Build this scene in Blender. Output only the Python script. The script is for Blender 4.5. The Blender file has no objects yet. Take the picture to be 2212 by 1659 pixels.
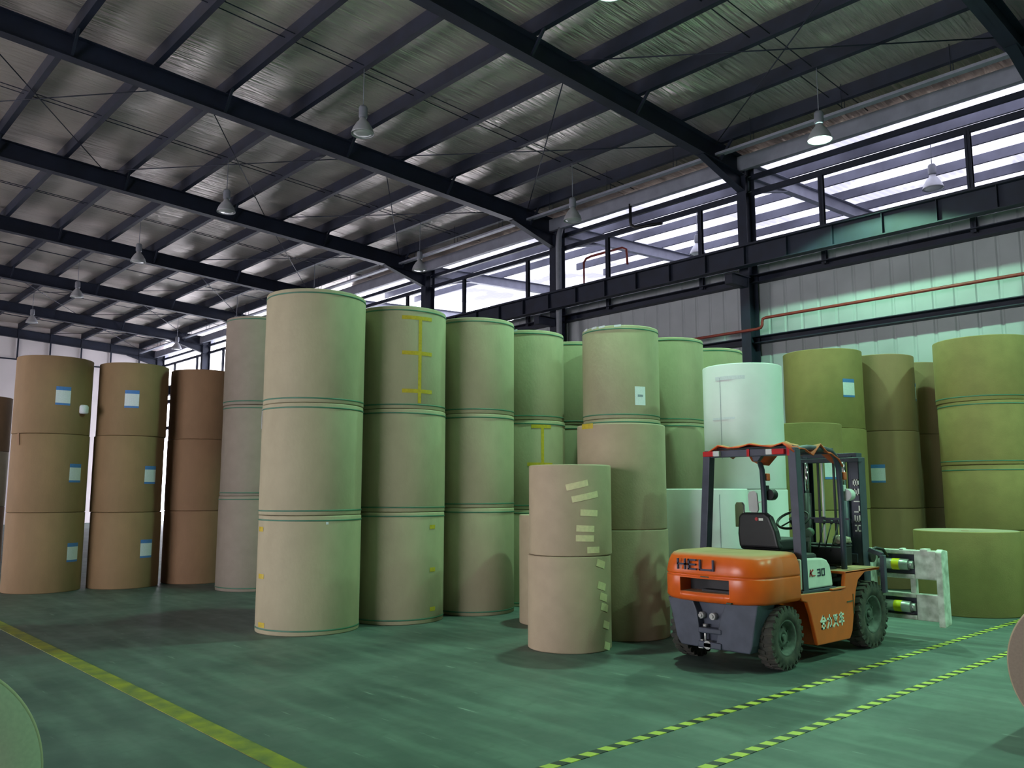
import bpy, bmesh, math, random
from mathutils import Vector, Matrix
PI = math.pi
random.seed(7)
sc = bpy.context.scene
col = sc.collection

# ---------------------------------------------------------------- camera
FPX, YAW, PIT, EYE = 1811.0, 0.8265, 0.1292, 1.62
cd = bpy.data.cameras.new('camera'); cam = bpy.data.objects.new('camera', cd); col.objects.link(cam)
cd.sensor_width = 36.0; cd.lens = FPX / 2212.0 * 36.0; cd.clip_end = 300
cam.location = (0, 0, EYE); cam.rotation_euler = (PI/2 + PIT, 0, YAW)
sc.camera = cam

# ---------------------------------------------------------------- world, exposure, large lights
sc.view_settings.view_transform = 'Standard'; sc.view_settings.look = 'None'
sc.view_settings.exposure = 0.3; sc.view_settings.gamma = 1.0; sc.view_settings.use_curve_mapping = False
sc.cycles.use_denoising = True
sc.cycles.max_bounces = 7; sc.cycles.diffuse_bounces = 4; sc.cycles.glossy_bounces = 3
sc.cycles.sample_clamp_indirect = 4.0
w = bpy.data.worlds.new('sky'); sc.world = w; w.use_nodes = True
bg = w.node_tree.nodes['Background']; bg.inputs[0].default_value = (0.90, 0.90, 1.0, 1); bg.inputs[1].default_value = 7.0

def area(name, loc, rot, sx, sy, power, color):
    l = bpy.data.lights.new(name, 'AREA'); l.shape = 'RECTANGLE'; l.size = sx; l.size_y = sy
    l.energy = power; l.color = color
    o = bpy.data.objects.new(name, l); o.location = loc; o.rotation_euler = rot; col.objects.link(o)
    return o
# added area lights for daylight, in door openings put into the unseen back wall
area('daylight_rear_door', (-6.0, -11.8, 2.6), (PI/2, 0, 0), 9.0, 5.0, 500, (1.0, 0.93, 0.90))
area('daylight_left_door', (-30.0, -11.8, 2.6), (PI/2, 0, 0), 9.0, 5.0, 760, (1.0, 0.82, 0.74))
LAMP_POWER = 1350.0
LAMP_COL = (0.44, 1.0, 0.62)

# ---------------------------------------------------------------- helpers
def lin(r, g, b):
    f = lambda c: (c/255/12.92) if c/255 <= .04045 else ((c/255+.055)/1.055)**2.4
    return (f(r), f(g), f(b), 1)

def tag(o, label=None, cat=None, group=None, kind=None):
    if label: o['label'] = label
    if cat: o['category'] = cat
    if group: o['group'] = group
    if kind: o['kind'] = kind
    return o

def empty(name, loc=(0, 0, 0), rz=0):
    o = bpy.data.objects.new(name, None); o.location = loc; o.rotation_euler = (0, 0, rz); o.empty_display_size = .2
    col.objects.link(o); return o

class MB:
    def __init__(s): s.bm = bmesh.new(); s.mi = 0
    def _f(s, vs, smooth=False):
        try:
            f = s.bm.faces.new(vs); f.smooth = smooth; f.material_index = s.mi; return f
        except ValueError: return None
    def box(s, c, d, M=None):
        x, y, z = c; a, b, e = d[0]/2, d[1]/2, d[2]/2
        v = []
        for sx, sy, sz in ((-1,-1,-1),(1,-1,-1),(1,1,-1),(-1,1,-1),(-1,-1,1),(1,-1,1),(1,1,1),(-1,1,1)):
            p = Vector((x+sx*a, y+sy*b, z+sz*e))
            if M: p = M @ p
            v.append(s.bm.verts.new(p))
        for q in ((3,2,1,0),(4,5,6,7),(0,1,5,4),(1,2,6,5),(2,3,7,6),(3,0,4,7)): s._f([v[i] for i in q])
        return s
    def bar(s, p, q, wd, ht, up=(0, 0, 1)):
        p, q = Vector(p), Vector(q); d = q-p; L = d.length; x = d.normalized(); u = Vector(up)
        y = u.cross(x)
        if y.length < 1e-4: y = Vector((0, 1, 0)).cross(x)
        y.normalize(); z = x.cross(y)
        M = Matrix(((x.x,y.x,z.x,(p.x+q.x)/2),(x.y,y.y,z.y,(p.y+q.y)/2),(x.z,y.z,z.z,(p.z+q.z)/2),(0,0,0,1)))
        return s.box((0,0,0), (L, wd, ht), M)
    def prism(s, pts, axis, a0, a1, M=None):
        """closed 2D outline pushed along an axis: x -> pts are (y,z); y -> (x,z); z -> (x,y)"""
        def P(u, v, t):
            p = Vector((t,u,v)) if axis == 'x' else Vector((u,t,v)) if axis == 'y' else Vector((u,v,t))
            return M @ p if M else p
        A = [s.bm.verts.new(P(u,v,a0)) for u,v in pts]; B = [s.bm.verts.new(P(u,v,a1)) for u,v in pts]
        n = len(pts)
        f1 = s._f(A[::-1]); f2 = s._f(B)
        for i in range(n): s._f([A[i], A[(i+1) % n], B[(i+1) % n], B[i]])
        return s
    def loft(s, rings, closed=True, caps=True, smooth=True):
        R = [[s.bm.verts.new(p) for p in r] for r in rings]
        for a, b in zip(R, R[1:]):
            n = len(a)
            for i in range(n if closed else n-1): s._f([a[i], a[(i+1) % n], b[(i+1) % n], b[i]], smooth)
        if caps: s._f(R[0][::-1]); s._f(R[-1])
        return s
    def lathe(s, prof, M=None, n=32, smooth=True, closed_prof=False, a0=0, a1=2*PI):
        full = abs(a1-a0-2*PI) < 1e-6
        k = n if full else n+1
        R = []
        for r, z in prof:
            ring = []
            for i in range(k):
                a = a0+(a1-a0)*i/n
                p = Vector((r*math.cos(a), r*math.sin(a), z))
                ring.append(s.bm.verts.new(M @ p if M else p))
            R.append(ring)
        pr = list(zip(R, R[1:])) + ([(R[-1], R[0])] if closed_prof else [])
        for a, b in pr:
            for i in range(k if full else k-1): s._f([a[i], a[(i+1) % k], b[(i+1) % k], b[i]], smooth)
        return s
    def cyl(s, p, q, r, r2=None, n=16, smooth=True):
        p, q = Vector(p), Vector(q); r2 = r if r2 is None else r2
        M = Matrix.Translation(p) @ (q-p).to_track_quat('Z', 'Y').to_matrix().to_4x4()
        L = (q-p).length
        A = [s.bm.verts.new(M @ Vector((r*math.cos(2*PI*i/n), r*math.sin(2*PI*i/n), 0))) for i in range(n)]
        B = [s.bm.verts.new(M @ Vector((r2*math.cos(2*PI*i/n), r2*math.sin(2*PI*i/n), L))) for i in range(n)]
        for i in range(n): s._f([A[i], A[(i+1) % n], B[(i+1) % n], B[i]], smooth)
        s._f(A[::-1]); s._f(B)
        return s
    def tube(s, pts, r, n=8):
        pts = [Vector(p) for p in pts]; rings = []
        for i, p in enumerate(pts):
            d = (pts[min(i+1, len(pts)-1)]-pts[max(i-1, 0)]).normalized()
            M = d.to_track_quat('Z', 'Y').to_matrix()
            rings.append([p + M @ Vector((r*math.cos(2*PI*k/n), r*math.sin(2*PI*k/n), 0)) for k in range(n)])
        return s.loft(rings)
    def build(s, name, m, parent=None, bevel=0, seg=2, fix=True):
        if fix: bmesh.ops.recalc_face_normals(s.bm, faces=s.bm.faces)
        me = bpy.data.meshes.new(name); s.bm.to_mesh(me); s.bm.free()
        for x in (m if isinstance(m, (list, tuple)) else [m]): me.materials.append(x)
        o = bpy.data.objects.new(name, me); col.objects.link(o)
        if parent: o.parent = parent
        if bevel:
            b = o.modifiers.new('edge', 'BEVEL'); b.width = bevel; b.segments = seg; b.limit_method = 'ANGLE'; b.angle_limit = .6
        return o

def cut(o, cutter):
    """o minus cutter, baked into o's mesh; the cutter is deleted"""
    md = o.modifiers.new('cut', 'BOOLEAN'); md.object = cutter; md.solver = 'EXACT'
    bpy.context.view_layer.update()
    me = bpy.data.meshes.new_from_object(o.evaluated_get(bpy.context.evaluated_depsgraph_get()))
    o.modifiers.clear(); o.data = me; bpy.data.objects.remove(cutter)

# ---------------------------------------------------------------- materials
def mat(name, c, rough=.6, metal=0, var=.12, scale=8, bump=0, bscale=40, c2=None, stretch=(1,1,1), emit=None, es=0, spec=.5, noise2=None):
    m = bpy.data.materials.new(name); m.use_nodes = True; nt = m.node_tree; N = nt.nodes; L = nt.links
    b = N['Principled BSDF']; b.inputs['Roughness'].default_value = rough; b.inputs['Metallic'].default_value = metal
    b.inputs['Specular IOR Level'].default_value = spec
    tc = N.new('ShaderNodeTexCoord'); mp = N.new('ShaderNodeMapping'); mp.inputs['Scale'].default_value = stretch
    L.new(tc.outputs['Object'], mp.inputs['Vector'])
    nz = N.new('ShaderNodeTexNoise'); nz.inputs['Scale'].default_value = scale; nz.inputs['Detail'].default_value = 5
    L.new(mp.outputs[0], nz.inputs['Vector'])
    mx = N.new('ShaderNodeMix'); mx.data_type = 'RGBA'
    ca = c; cb = c2 if c2 else tuple(x*(1-var*2) for x in c[:3])+(1,)
    mx.inputs[6].default_value = ca; mx.inputs[7].default_value = cb
    rp = N.new('ShaderNodeMapRange'); rp.inputs['From Min'].default_value = .35; rp.inputs['From Max'].default_value = .7
    L.new(nz.outputs['Fac'], rp.inputs['Value']); L.new(rp.outputs[0], mx.inputs[0])
    L.new(mx.outputs[2], b.inputs['Base Color'])
    if bump:
        n2 = N.new('ShaderNodeTexNoise'); n2.inputs['Scale'].default_value = bscale; n2.inputs['Detail'].default_value = 4
        L.new(mp.outputs[0], n2.inputs['Vector'])
        bp = N.new('ShaderNodeBump'); bp.inputs['Strength'].default_value = bump; bp.inputs['Distance'].default_value = .02
        L.new(n2.outputs['Fac'], bp.inputs['Height']); L.new(bp.outputs[0], b.inputs['Normal'])
    if emit:
        b.inputs['Emission Color'].default_value = emit; b.inputs['Emission Strength'].default_value = es
    return m

def dusty(m, dust, amount=.8):
    """settled dust on upward faces: a dry deposit colour mixed in by the surface's slope"""
    nt = m.node_tree; N = nt.nodes; L = nt.links; b = N['Principled BSDF']
    src = b.inputs['Base Color'].links[0].from_socket
    g = N.new('ShaderNodeNewGeometry'); sp = N.new('ShaderNodeSeparateXYZ'); L.new(g.outputs['Normal'], sp.inputs[0])
    r = N.new('ShaderNodeMapRange'); r.inputs['From Min'].default_value = .55; r.inputs['From Max'].default_value = .95; r.inputs['To Max'].default_value = amount
    L.new(sp.outputs['Z'], r.inputs['Value'])
    x = N.new('ShaderNodeMix'); x.data_type = 'RGBA'; x.inputs[7].default_value = dust
    L.new(r.outputs[0], x.inputs[0]); L.new(src, x.inputs[6]); L.new(x.outputs[2], b.inputs['Base Color'])
    y = N.new('ShaderNodeMapRange'); y.inputs['From Min'].default_value = .55; y.inputs['From Max'].default_value = .95
    y.inputs['To Min'].default_value = b.inputs['Roughness'].default_value; y.inputs['To Max'].default_value = .9
    L.new(sp.outputs['Z'], y.inputs['Value']); L.new(y.outputs[0], b.inputs['Roughness'])
    return m

M = {}
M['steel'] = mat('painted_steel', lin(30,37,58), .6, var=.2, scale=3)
M['steel2'] = mat('painted_steel_light', lin(146,148,164), .55, var=.12, scale=3)  # pale steel; for the neighbouring rafters, haze is put into the colour
M['neigh'] = mat('painted_steel_mid', lin(92,94,112), .55, var=.12, scale=3)  # neighbouring hall's dark steel, lightened in colour for daylight and haze
M['rafter'] = mat('rafter_steel', lin(30,37,58), .6, var=.2, scale=2)
M['kraft'] = mat('brown_kraft', lin(150,121,88), .75, var=.07, scale=5, bump=.10, bscale=60, stretch=(1,1,.5))
M['kraft2'] = mat('dark_kraft', lin(148,114,84), .75, var=.07, scale=5, bump=.10, bscale=60, stretch=(1,1,.5))
M['grey'] = mat('grey_kraft', lin(172,162,134), .7, var=.05, scale=5, bump=.12, bscale=30, stretch=(1,1,.6))
M['pinkish'] = mat('beige_kraft', lin(178,160,134), .7, var=.05, scale=5, bump=.10, bscale=45)
M['dull'] = mat('dull_beige_kraft', lin(154,141,128), .7, var=.06, scale=5, bump=.10, bscale=45)
M['olive'] = mat('olive_kraft', lin(148,130,80), .75, var=.07, scale=5, bump=.10, bscale=60)  # brown kraft with the green lamp tint put into its colour
M['white'] = mat('white_paper', lin(232,232,236), .45, var=.03, scale=3, bump=.05, bscale=20)
M['endgrain'] = mat('roll_end', lin(168,152,130), .8, var=.08, scale=60)
M['end_dark'] = mat('roll_end_dark', lin(140,126,110), .8, var=.06, scale=60)
M['end_light'] = mat('roll_end_light', lin(214,212,190), .8, var=.05, scale=60)  # roll end with the lamps' brightness put into its colour
M['strap'] = mat('green_strap', lin(70,120,98), .5)
M['tapey'] = mat('yellow_tape', lin(205,180,60), .25, var=.1, scale=30)
M['tapeb'] = mat('masking_tape', lin(226,214,170), .5, var=.06, scale=30)
M['paperlab'] = mat('label_paper', lin(225,228,238), .6, var=.05, scale=60)
M['bluelab'] = mat('label_blue', lin(80,130,205), .6, var=.08, scale=60)
M['inklab'] = mat('label_print', lin(150,158,175), .6, var=.2, scale=90)
M['orange'] = mat('orange_paint', lin(226,98,28), .3, var=.06, scale=6, bump=.03, bscale=6)
dusty(M['orange'], lin(170,155,120), .85)
M['cream'] = mat('white_panel_paint', lin(225,225,220), .35, var=.05, scale=10)
M['grey_paint'] = mat('slate_grey_paint', lin(74,80,96), .5, var=.15, scale=9, bump=.05, bscale=12)
M['guard'] = mat('guard_paint', lin(62,66,84), .45, var=.15, scale=9)
M['black'] = mat('black_plastic', lin(22,22,26), .5, var=.2, scale=10)
M['rubber'] = mat('tyre_rubber', lin(52,52,50), .85, c2=lin(80,76,68), scale=14, bump=.2, bscale=30)
M['rim'] = mat('dusty_rim', lin(96,104,98), .7, c2=lin(60,64,60), scale=14)
M['chrome'] = mat('chrome_rod', lin(210,210,215), .12, 1.0, var=.02)
M['clampw'] = mat('clamp_paint', lin(238,238,232), .5, c2=lin(165,168,155), scale=9)
M['silver'] = mat('silver_cylinder', lin(190,190,188), .35, .6, var=.05)
M['brightyellow'] = mat('yellow_sticker', lin(235,225,30), .5, var=.05)
M['red'] = mat('red_lens', lin(190,30,34), .25, var=.05)
M['amber'] = mat('amber_lens', lin(205,90,40), .3, var=.08)
M['lens'] = mat('clear_lens', lin(215,215,215), .2, var=.05)
M['redpipe'] = mat('red_pipe_paint', lin(140,52,46), .5, var=.12)
M['lampshade'] = mat('lamp_shade_metal', lin(190,192,200), .4, .3, var=.05)
M['ballast'] = mat('lamp_ballast_metal', lin(135,138,150), .5, var=.08)
M['deadglass'] = mat('unlit_lamp_glass', lin(185,190,190), .2, var=.05)
M['litglass'] = mat('lit_lamp_glass', lin(240,255,245), .3, emit=(0.62,1.0,0.78,1), es=18)
M['tarp'] = mat('orange_tarp', lin(224,92,44), .6, var=.15, scale=12, bump=.2, bscale=20)
dusty(M['tarp'], lin(190,165,120), .6)
M['ink'] = mat('dark_lettering', lin(44,46,74), .5)
M['whiteink'] = mat('white_lettering', lin(235,238,230), .5)
M['redink'] = mat('red_lettering', lin(190,40,50), .5)
M['bag'] = mat('clear_plastic_bag', lin(170,160,140), .2, var=.2, scale=25, bump=.5, bscale=30)
M['mirror'] = mat('mirror_glass', lin(200,200,200), .08, 1.0, var=.02)
M['greenish'] = mat('green_fitting', lin(60,84,66), .6)

def mat_floor():
    m = bpy.data.materials.new('painted_concrete'); m.use_nodes = True; N = m.node_tree.nodes; L = m.node_tree.links
    b = N['Principled BSDF']; tc = N.new('ShaderNodeTexCoord')
    def noise(scale, st, det=5):
        mp = N.new('ShaderNodeMapping'); mp.inputs['Scale'].default_value = st; L.new(tc.outputs['Object'], mp.inputs['Vector'])
        n = N.new('ShaderNodeTexNoise'); n.inputs['Scale'].default_value = scale; n.inputs['Detail'].default_value = det
        L.new(mp.outputs[0], n.inputs['Vector']); return n.outputs['Fac']
    def ramp(v, a, c, hi=1.0):
        r = N.new('ShaderNodeMapRange'); r.inputs['From Min'].default_value = a; r.inputs['From Max'].default_value = c; r.inputs['To Max'].default_value = hi
        L.new(v, r.inputs['Value']); return r.outputs[0]
    def mix(f, a, c):
        x = N.new('ShaderNodeMix'); x.data_type = 'RGBA'; L.new(f, x.inputs[0])
        for i, q in ((6, a), (7, c)):
            if isinstance(q, tuple): x.inputs[i].default_value = q
            else: L.new(q, x.inputs[i])
        return x.outputs[2]
    base = mix(ramp(noise(1.1, (1,1,1)), .35, .68), lin(86,102,98), lin(62,79,77))
    base = mix(ramp(noise(2.6, (.35,2.0,1)), .45, .75, .5), base, lin(112,134,124))
    base = mix(ramp(noise(14, (1,.5,1)), .52, .8, .45), base, lin(58,76,72))
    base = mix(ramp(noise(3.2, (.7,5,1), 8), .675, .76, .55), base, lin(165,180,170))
    L.new(base, b.inputs['Base Color'])
    L.new(ramp(noise(5, (1,1,1)), .2, .9, .9), b.inputs['Roughness'])
    rr = N.new('ShaderNodeMapRange'); rr.inputs['To Min'].default_value = .42; rr.inputs['To Max'].default_value = .7
    L.new(noise(5, (1,1,1)), rr.inputs['Value']); L.new(rr.outputs[0], b.inputs['Roughness'])
    return m
M['floor'] = mat_floor()

def mat_foil():
    """silver backed insulation, crinkled in long folds that run down the slope"""
    m = bpy.data.materials.new('foil_insulation'); m.use_nodes = True; N = m.node_tree.nodes; L = m.node_tree.links
    b = N['Principled BSDF']; b.inputs['Metallic'].default_value = .7; b.inputs['Roughness'].default_value = .30
    b.inputs['Base Color'].default_value = lin(236,226,218)
    tc = N.new('ShaderNodeTexCoord'); mp = N.new('ShaderNodeMapping'); mp.inputs['Scale'].default_value = (7.0, .5, 1)
    L.new(tc.outputs['Object'], mp.inputs['Vector'])
    n = N.new('ShaderNodeTexNoise'); n.inputs['Scale'].default_value = 1.6; n.inputs['Detail'].default_value = 4; n.inputs['Distortion'].default_value = .6
    L.new(mp.outputs[0], n.inputs['Vector'])
    n2 = N.new('ShaderNodeTexNoise'); n2.inputs['Scale'].default_value = .5; n2.inputs['Detail'].default_value = 2
    L.new(tc.outputs['Object'], n2.inputs['Vector'])
    a = N.new('ShaderNodeMath'); a.operation = 'MULTIPLY_ADD'; a.inputs[1].default_value = 3.0
    L.new(n2.outputs['Fac'], a.inputs[0]); L.new(n.outputs['Fac'], a.inputs[2])
    bp = N.new('ShaderNodeBump'); bp.inputs['Strength'].default_value = 1.0; bp.inputs['Distance'].default_value = .12
    L.new(a.outputs[0], bp.inputs['Height']); L.new(bp.outputs[0], b.inputs['Normal'])
    return m
M['foil'] = mat_foil()

def mat_sheet():
    m = bpy.data.materials.new('translucent_sheet'); m.use_nodes = True; N = m.node_tree.nodes; L = m.node_tree.links
    N.remove(N['Principled BSDF']); out = N['Material Output']
    t = N.new('ShaderNodeBsdfTranslucent'); d = N.new('ShaderNodeBsdfDiffuse'); x = N.new('ShaderNodeMixShader')
    tc = N.new('ShaderNodeTexCoord'); n = N.new('ShaderNodeTexNoise'); n.inputs['Scale'].default_value = .6
    L.new(tc.outputs['Object'], n.inputs['Vector'])
    cr = N.new('ShaderNodeMix'); cr.data_type = 'RGBA'; cr.inputs[6].default_value = (.42,.42,.46,1); cr.inputs[7].default_value = (.16,.16,.18,1)
    r = N.new('ShaderNodeMapRange'); r.inputs['From Min'].default_value = .4; r.inputs['From Max'].default_value = .62
    L.new(n.outputs['Fac'], r.inputs['Value']); L.new(r.outputs[0], cr.inputs[0]); L.new(cr.outputs[2], t.inputs[0])
    d.inputs[0].default_value = (.5,.5,.5,1); x.inputs[0].default_value = .25
    L.new(t.outputs[0], x.inputs[1]); L.new(d.outputs[0], x.inputs[2]); L.new(x.outputs[0], out.inputs[0])
    return m
M['sheet'] = mat_sheet()
M['wallpanel'] = mat('corrugated_wall_panel', lin(176,180,186), .5, var=.08, scale=1.2)
M['plaster'] = mat('white_plaster', lin(224,216,218), .8, var=.04, scale=.7)
M['outerwall'] = mat('grey_wall', lin(120,120,124), .8, var=.05, scale=.7)
M['yellowpaint'] = mat('worn_yellow_paint', lin(150,146,44), .6, c2=lin(92,104,62), scale=5)

def mat_hazard(name, dark=False):
    m = bpy.data.materials.new(name); m.use_nodes = True; N = m.node_tree.nodes; L = m.node_tree.links
    b = N['Principled BSDF']; b.inputs['Roughness'].default_value = .5
    tc = N.new('ShaderNodeTexCoord'); sp = N.new('ShaderNodeSeparateXYZ'); L.new(tc.outputs['Object'], sp.inputs[0])
    a = N.new('ShaderNodeMath'); a.operation = 'MULTIPLY_ADD'; a.inputs[1].default_value = -0.35
    L.new(sp.outputs['X'], a.inputs[0]); L.new(sp.outputs['Y'], a.inputs[2])
    q = N.new('ShaderNodeMath'); q.operation = 'DIVIDE'; q.inputs[1].default_value = .172; L.new(a.outputs[0], q.inputs[0])
    f = N.new('ShaderNodeMath'); f.operation = 'FRACT'; L.new(q.outputs[0], f.inputs[0])
    g = N.new('ShaderNodeMath'); g.operation = 'LESS_THAN'; g.inputs[1].default_value = .52; L.new(f.outputs[0], g.inputs[0])
    n = N.new('ShaderNodeTexNoise'); n.inputs['Scale'].default_value = 4; L.new(tc.outputs['Object'], n.inputs['Vector'])
    y = N.new('ShaderNodeMix'); y.data_type = 'RGBA'; y.inputs[6].default_value = lin(214,212,70); y.inputs[7].default_value = lin(160,170,84); L.new(n.outputs['Fac'], y.inputs[0])
    x = N.new('ShaderNodeMix'); x.data_type = 'RGBA'; x.inputs[6].default_value = lin(36,44,40); L.new(g.outputs[0], x.inputs[0]); L.new(y.outputs[2], x.inputs[7])
    L.new(x.outputs[2], b.inputs['Base Color']); return m
M['hazard'] = mat_hazard('hazard_tape')

# ---------------------------------------------------------------- building (X along the column line, Y across the span)
BAY = 6.5
YC = 17.77                       # column line / valley
X1 = -1.656*BAY                  # column seen behind the truck
YE, ZE = 2.5513*BAY, 1.2713*BAY+EYE   # bottom of the eave purlin
SP, SL = .2395*BAY, .0518
RIDGE = -3.0
XL, XR = X1-6*BAY-.1, X1+5*BAY
YB = -12.0
YF = YC+9.5
XN = -29.5                       # the neighbouring hall's roof ends here; open air beyond
def zp(y):                       # underside of the purlins
    yy = y if y > RIDGE else 2*RIDGE-y
    return ZE+SL*(YE-yy)
def zadj(y): return zp(YC)-.06+SL*(y-YC)

def struct(o): o['kind'] = 'structure'; return o

m = MB(); m.box(((XL+XR)/2, (YB+YF)/2, -.05), (XR-XL+1, YF-YB+1, .1)); struct(m.build('floor', M['floor']))
# ceiling of the main span: two slopes of foil-backed sheet
m = MB()
for a, b in ((RIDGE, YC+.35), (YB, RIDGE)):
    za, zb = zp(a)+.31, zp(b)+.31
    m.prism([(a,za),(b,zb),(b,zb+.06),(a,za+.06)], 'x', XL-.3, XR+.3)
struct(m.build('ceiling', M['foil']))
# neighbouring span: opaque strip beside the valley, then translucent corrugated sheet
m = MB(); a, b = YC+.35, YC+1.1
m.prism([(a,zadj(a)+.28),(b,zadj(b)+.28),(b,zadj(b)+.34),(a,zadj(a)+.34)], 'x', XN, XR+.3)
struct(m.build('ceiling_valley_strip', M['foil']))
m = MB(); prof = []
x = XN
while x < XR:
    for dx, dz in ((0,0),(.05,.035),(.10,.035),(.15,0)): prof.append((x+dx, dz))
    x += .2
R = []
for y in (YC+1.1, YF): R.append([(px, y, zadj(y)+.28+pz) for px, pz in prof])
m.loft(R, closed=False, caps=False, smooth=False); struct(m.build('skylight_roof', M['sheet'], fix=False))

# walls
m = MB(); prof = []; x = XL
while x < XR+.3:
    prof += [(x, 0), (x+.03, -.018), (x+.36, -.018), (x+.39, 0)]; x += .42
wt = EYE+(6.655-EYE)*(18.07/16.4)
prof = [p_ for p_ in prof if p_[0] > XL+5.5]
m.loft([[(px, 18.07+py, z) for px, py in prof] for z in (0, wt)], closed=False, caps=False, smooth=False)
m.box(((XL+5.6+XR)/2, 18.14, wt/2), (XR-XL-5.6, .08, wt-.02))
struct(m.build('wall_column_line', M['wallpanel'], fix=False))
m = MB(); m.box((XL-.1, (YB+YC)/2, 6.0), (.2, YC-YB+.4, 12.0)); struct(m.build('wall_left', M['plaster']))
m = MB(); m.box((XR+.1, (YB+YF)/2, 5.5), (.2, YF-YB, 11.0)); struct(m.build('wall_right', M['outerwall']))
m = MB(); m.box(((XN+XR)/2, YF+.1, 5.5), (XR-XN, .2, 11.0)); struct(m.build('wall_far', M['outerwall']))
m = MB()
for a, b in ((XL, -34.6), (-25.4, -10.6), (-1.4, XR)): m.box(((a+b)/2, YB-.1, 5.5), (b-a, .2, 11))
for a, b in ((-34.6, -25.4), (-10.6, -1.4)): m.box(((a+b)/2, YB-.1, 8.1), (b-a, .2, 5.8))  # openings added for the two daylight area lights
struct(m.build('wall_back', M['outerwall']))

# purlins
def cpurl(y, z, x0=XL, x1=XR, d=.31, f=.12):
    t = .012
    m = MB(); m.prism([(y,z),(y+f,z),(y+f,z+t),(y+t,z+t),(y+t,z+d-t),(y+f,z+d-t),(y+f,z+d),(y,z+d)], 'x', x0, x1)
    return m
k = 0
y = YE
while y > YB+.5:
    struct(cpurl(y-.035, zp(y)).build('roof_purlin', M['steel'])); y -= SP
for i in range(6):
    y = 18.2+i*1.55
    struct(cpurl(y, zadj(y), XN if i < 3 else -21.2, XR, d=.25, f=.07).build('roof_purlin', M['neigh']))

def ibeam(m, p, q, w, d, tf=.016, tw=.012, up=(0,0,1)):
    p, q = Vector(p), Vector(q); u = Vector(up)
    ax = (q-p).normalized(); s = ax.cross(u).normalized(); u = s.cross(ax)
    m.bar(p, q, tw, d, up=u); m.bar(p+u*(d/2-tf/2), q+u*(d/2-tf/2), w, tf, up=u); m.bar(p-u*(d/2-tf/2), q-u*(d/2-tf/2), w, tf, up=u)
# rafters and columns
COLX = [X1+BAY*k for k in range(-6, 5)]
for X in COLX:
    m = MB(); D = .47
    a, b = YC-.1, RIDGE
    ibeam(m, (X,a,zp(a)-D/2-.005), (X,b,zp(b)-D/2-.005), .25, D)
    ibeam(m, (X,b,zp(b)-D/2-.005), (X,YB,zp(YB)-D/2-.005), .19, D)
    # haunch
    m.prism([(YC-1.9,zp(YC-1.9)-D),(YC,zp(YC)-D),(YC,zp(YC)-D-.42)], 'x', X-.008, X+.008)
    m.bar((X,YC-1.9,zp(YC-1.9)-D-.01), (X,YC-.1,zp(YC)-D-.42), .19, .016)
    struct(m.build('roof_rafter', M['rafter']))
    m = MB(); a, b = YC+.1, (YF if X > XN-1 else YC+.5)
    ibeam(m, (X,a,zadj(a)-.19), (X,b,zadj(b)-.19), .19, .36)
    if X > XN-1: m.bar((X,YC+.1,zadj(YC)-.75), (X,YC+1.9,zadj(YC+1.9)-.38), .19, .016)
    if X > XN-1: m.prism([(YC+.1,zadj(YC)-.37),(YC+1.9,zadj(YC+1.9)-.37),(YC+.1,zadj(YC)-.75)], 'x', X-.008, X+.008)
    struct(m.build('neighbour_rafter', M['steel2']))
    m = MB(); ibeam(m, (X,YC,0), (X,YC,zp(YC)+.05), .25, .42, .02, .014, up=(0,1,0))
    zb = 6.80
    m.box((X, YC-.52, zb-.16), (.2, .75, .22)); m.box((X, YC-.5, zb-.02), (.28, .7, .02)); m.box((X, YC+.0, .02), (.45,.6,.04))
    struct(m.build('steel_column', M['steel']))
# flange braces from rafter to purlin
m = MB()
for X in COLX[1:]:
    for j in (0, 2, 4, 6, 8):
        y = YE-SP*j
        for s in (-1, 1): m.bar((X+s*.06, y, zp(y)-.42), (X+s*.42, y, zp(y)+.02), .05, .05)
struct(m.build('trim_1', M['steel']))
# crane runway beam
zt, zb = EYE+(7.17-EYE)*(17.05/16.4), EYE+(6.70-EYE)*(17.05/16.4)
m = MB(); d = zt-zb
ibeam(m, (XL+.1,17.05,(zt+zb)/2), (XR-.1,17.05,(zt+zb)/2), .24, d, .022, .014)
x = XL+.6
while x < XR-.2: m.box((x, 17.05, (zt+zb)/2), (.014, .2, d-.05)); x += 1.08
m.box(((XL+XR)/2, 17.05, zt+.03), (XR-XL-.2, .06, .06))
struct(m.build('crane_runway_beam', M['steel']))
# window header rails and posts above the wall
zr = EYE+(8.40-EYE)*(YC/16.4)
for dz, hh in ((.02, .13), (.42, .12)):
    m = MB(); m.box(((XL+XR)/2, YC+.16, zr+dz), (XR-XL-.2, .09, hh)); struct(m.build('header_rail', M['steel']))
for X in COLX:
    for dx in (1.88, 5.05):
        if X+dx < XR:
            m = MB(); zz0, zz1 = wt-.35, zr
            ibeam(m, (X+dx,YC+.15,zz0), (X+dx,YC+.15,zz1), .11, .10, .01, .01, up=(0,1,0)); struct(m.build('window_post', M['steel']))
# wall girts
for z16, hh in ((6.35, .20), (4.97, .17)):
    z = EYE+(z16-EYE)*(17.93/16.4)
    m = MB(); m.prism([(17.80,z-hh/2),(18.04,z-hh/2),(18.04,z+hh/2),(17.80,z+hh/2),(17.80,z+hh/2-.02),(18.02,z+hh/2-.02),(18.02,z-hh/2+.02),(17.80,z-hh/2+.02)], 'x', XL+.1, XR-.1)
    struct(m.build('wall_girt', M['steel']))
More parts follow.
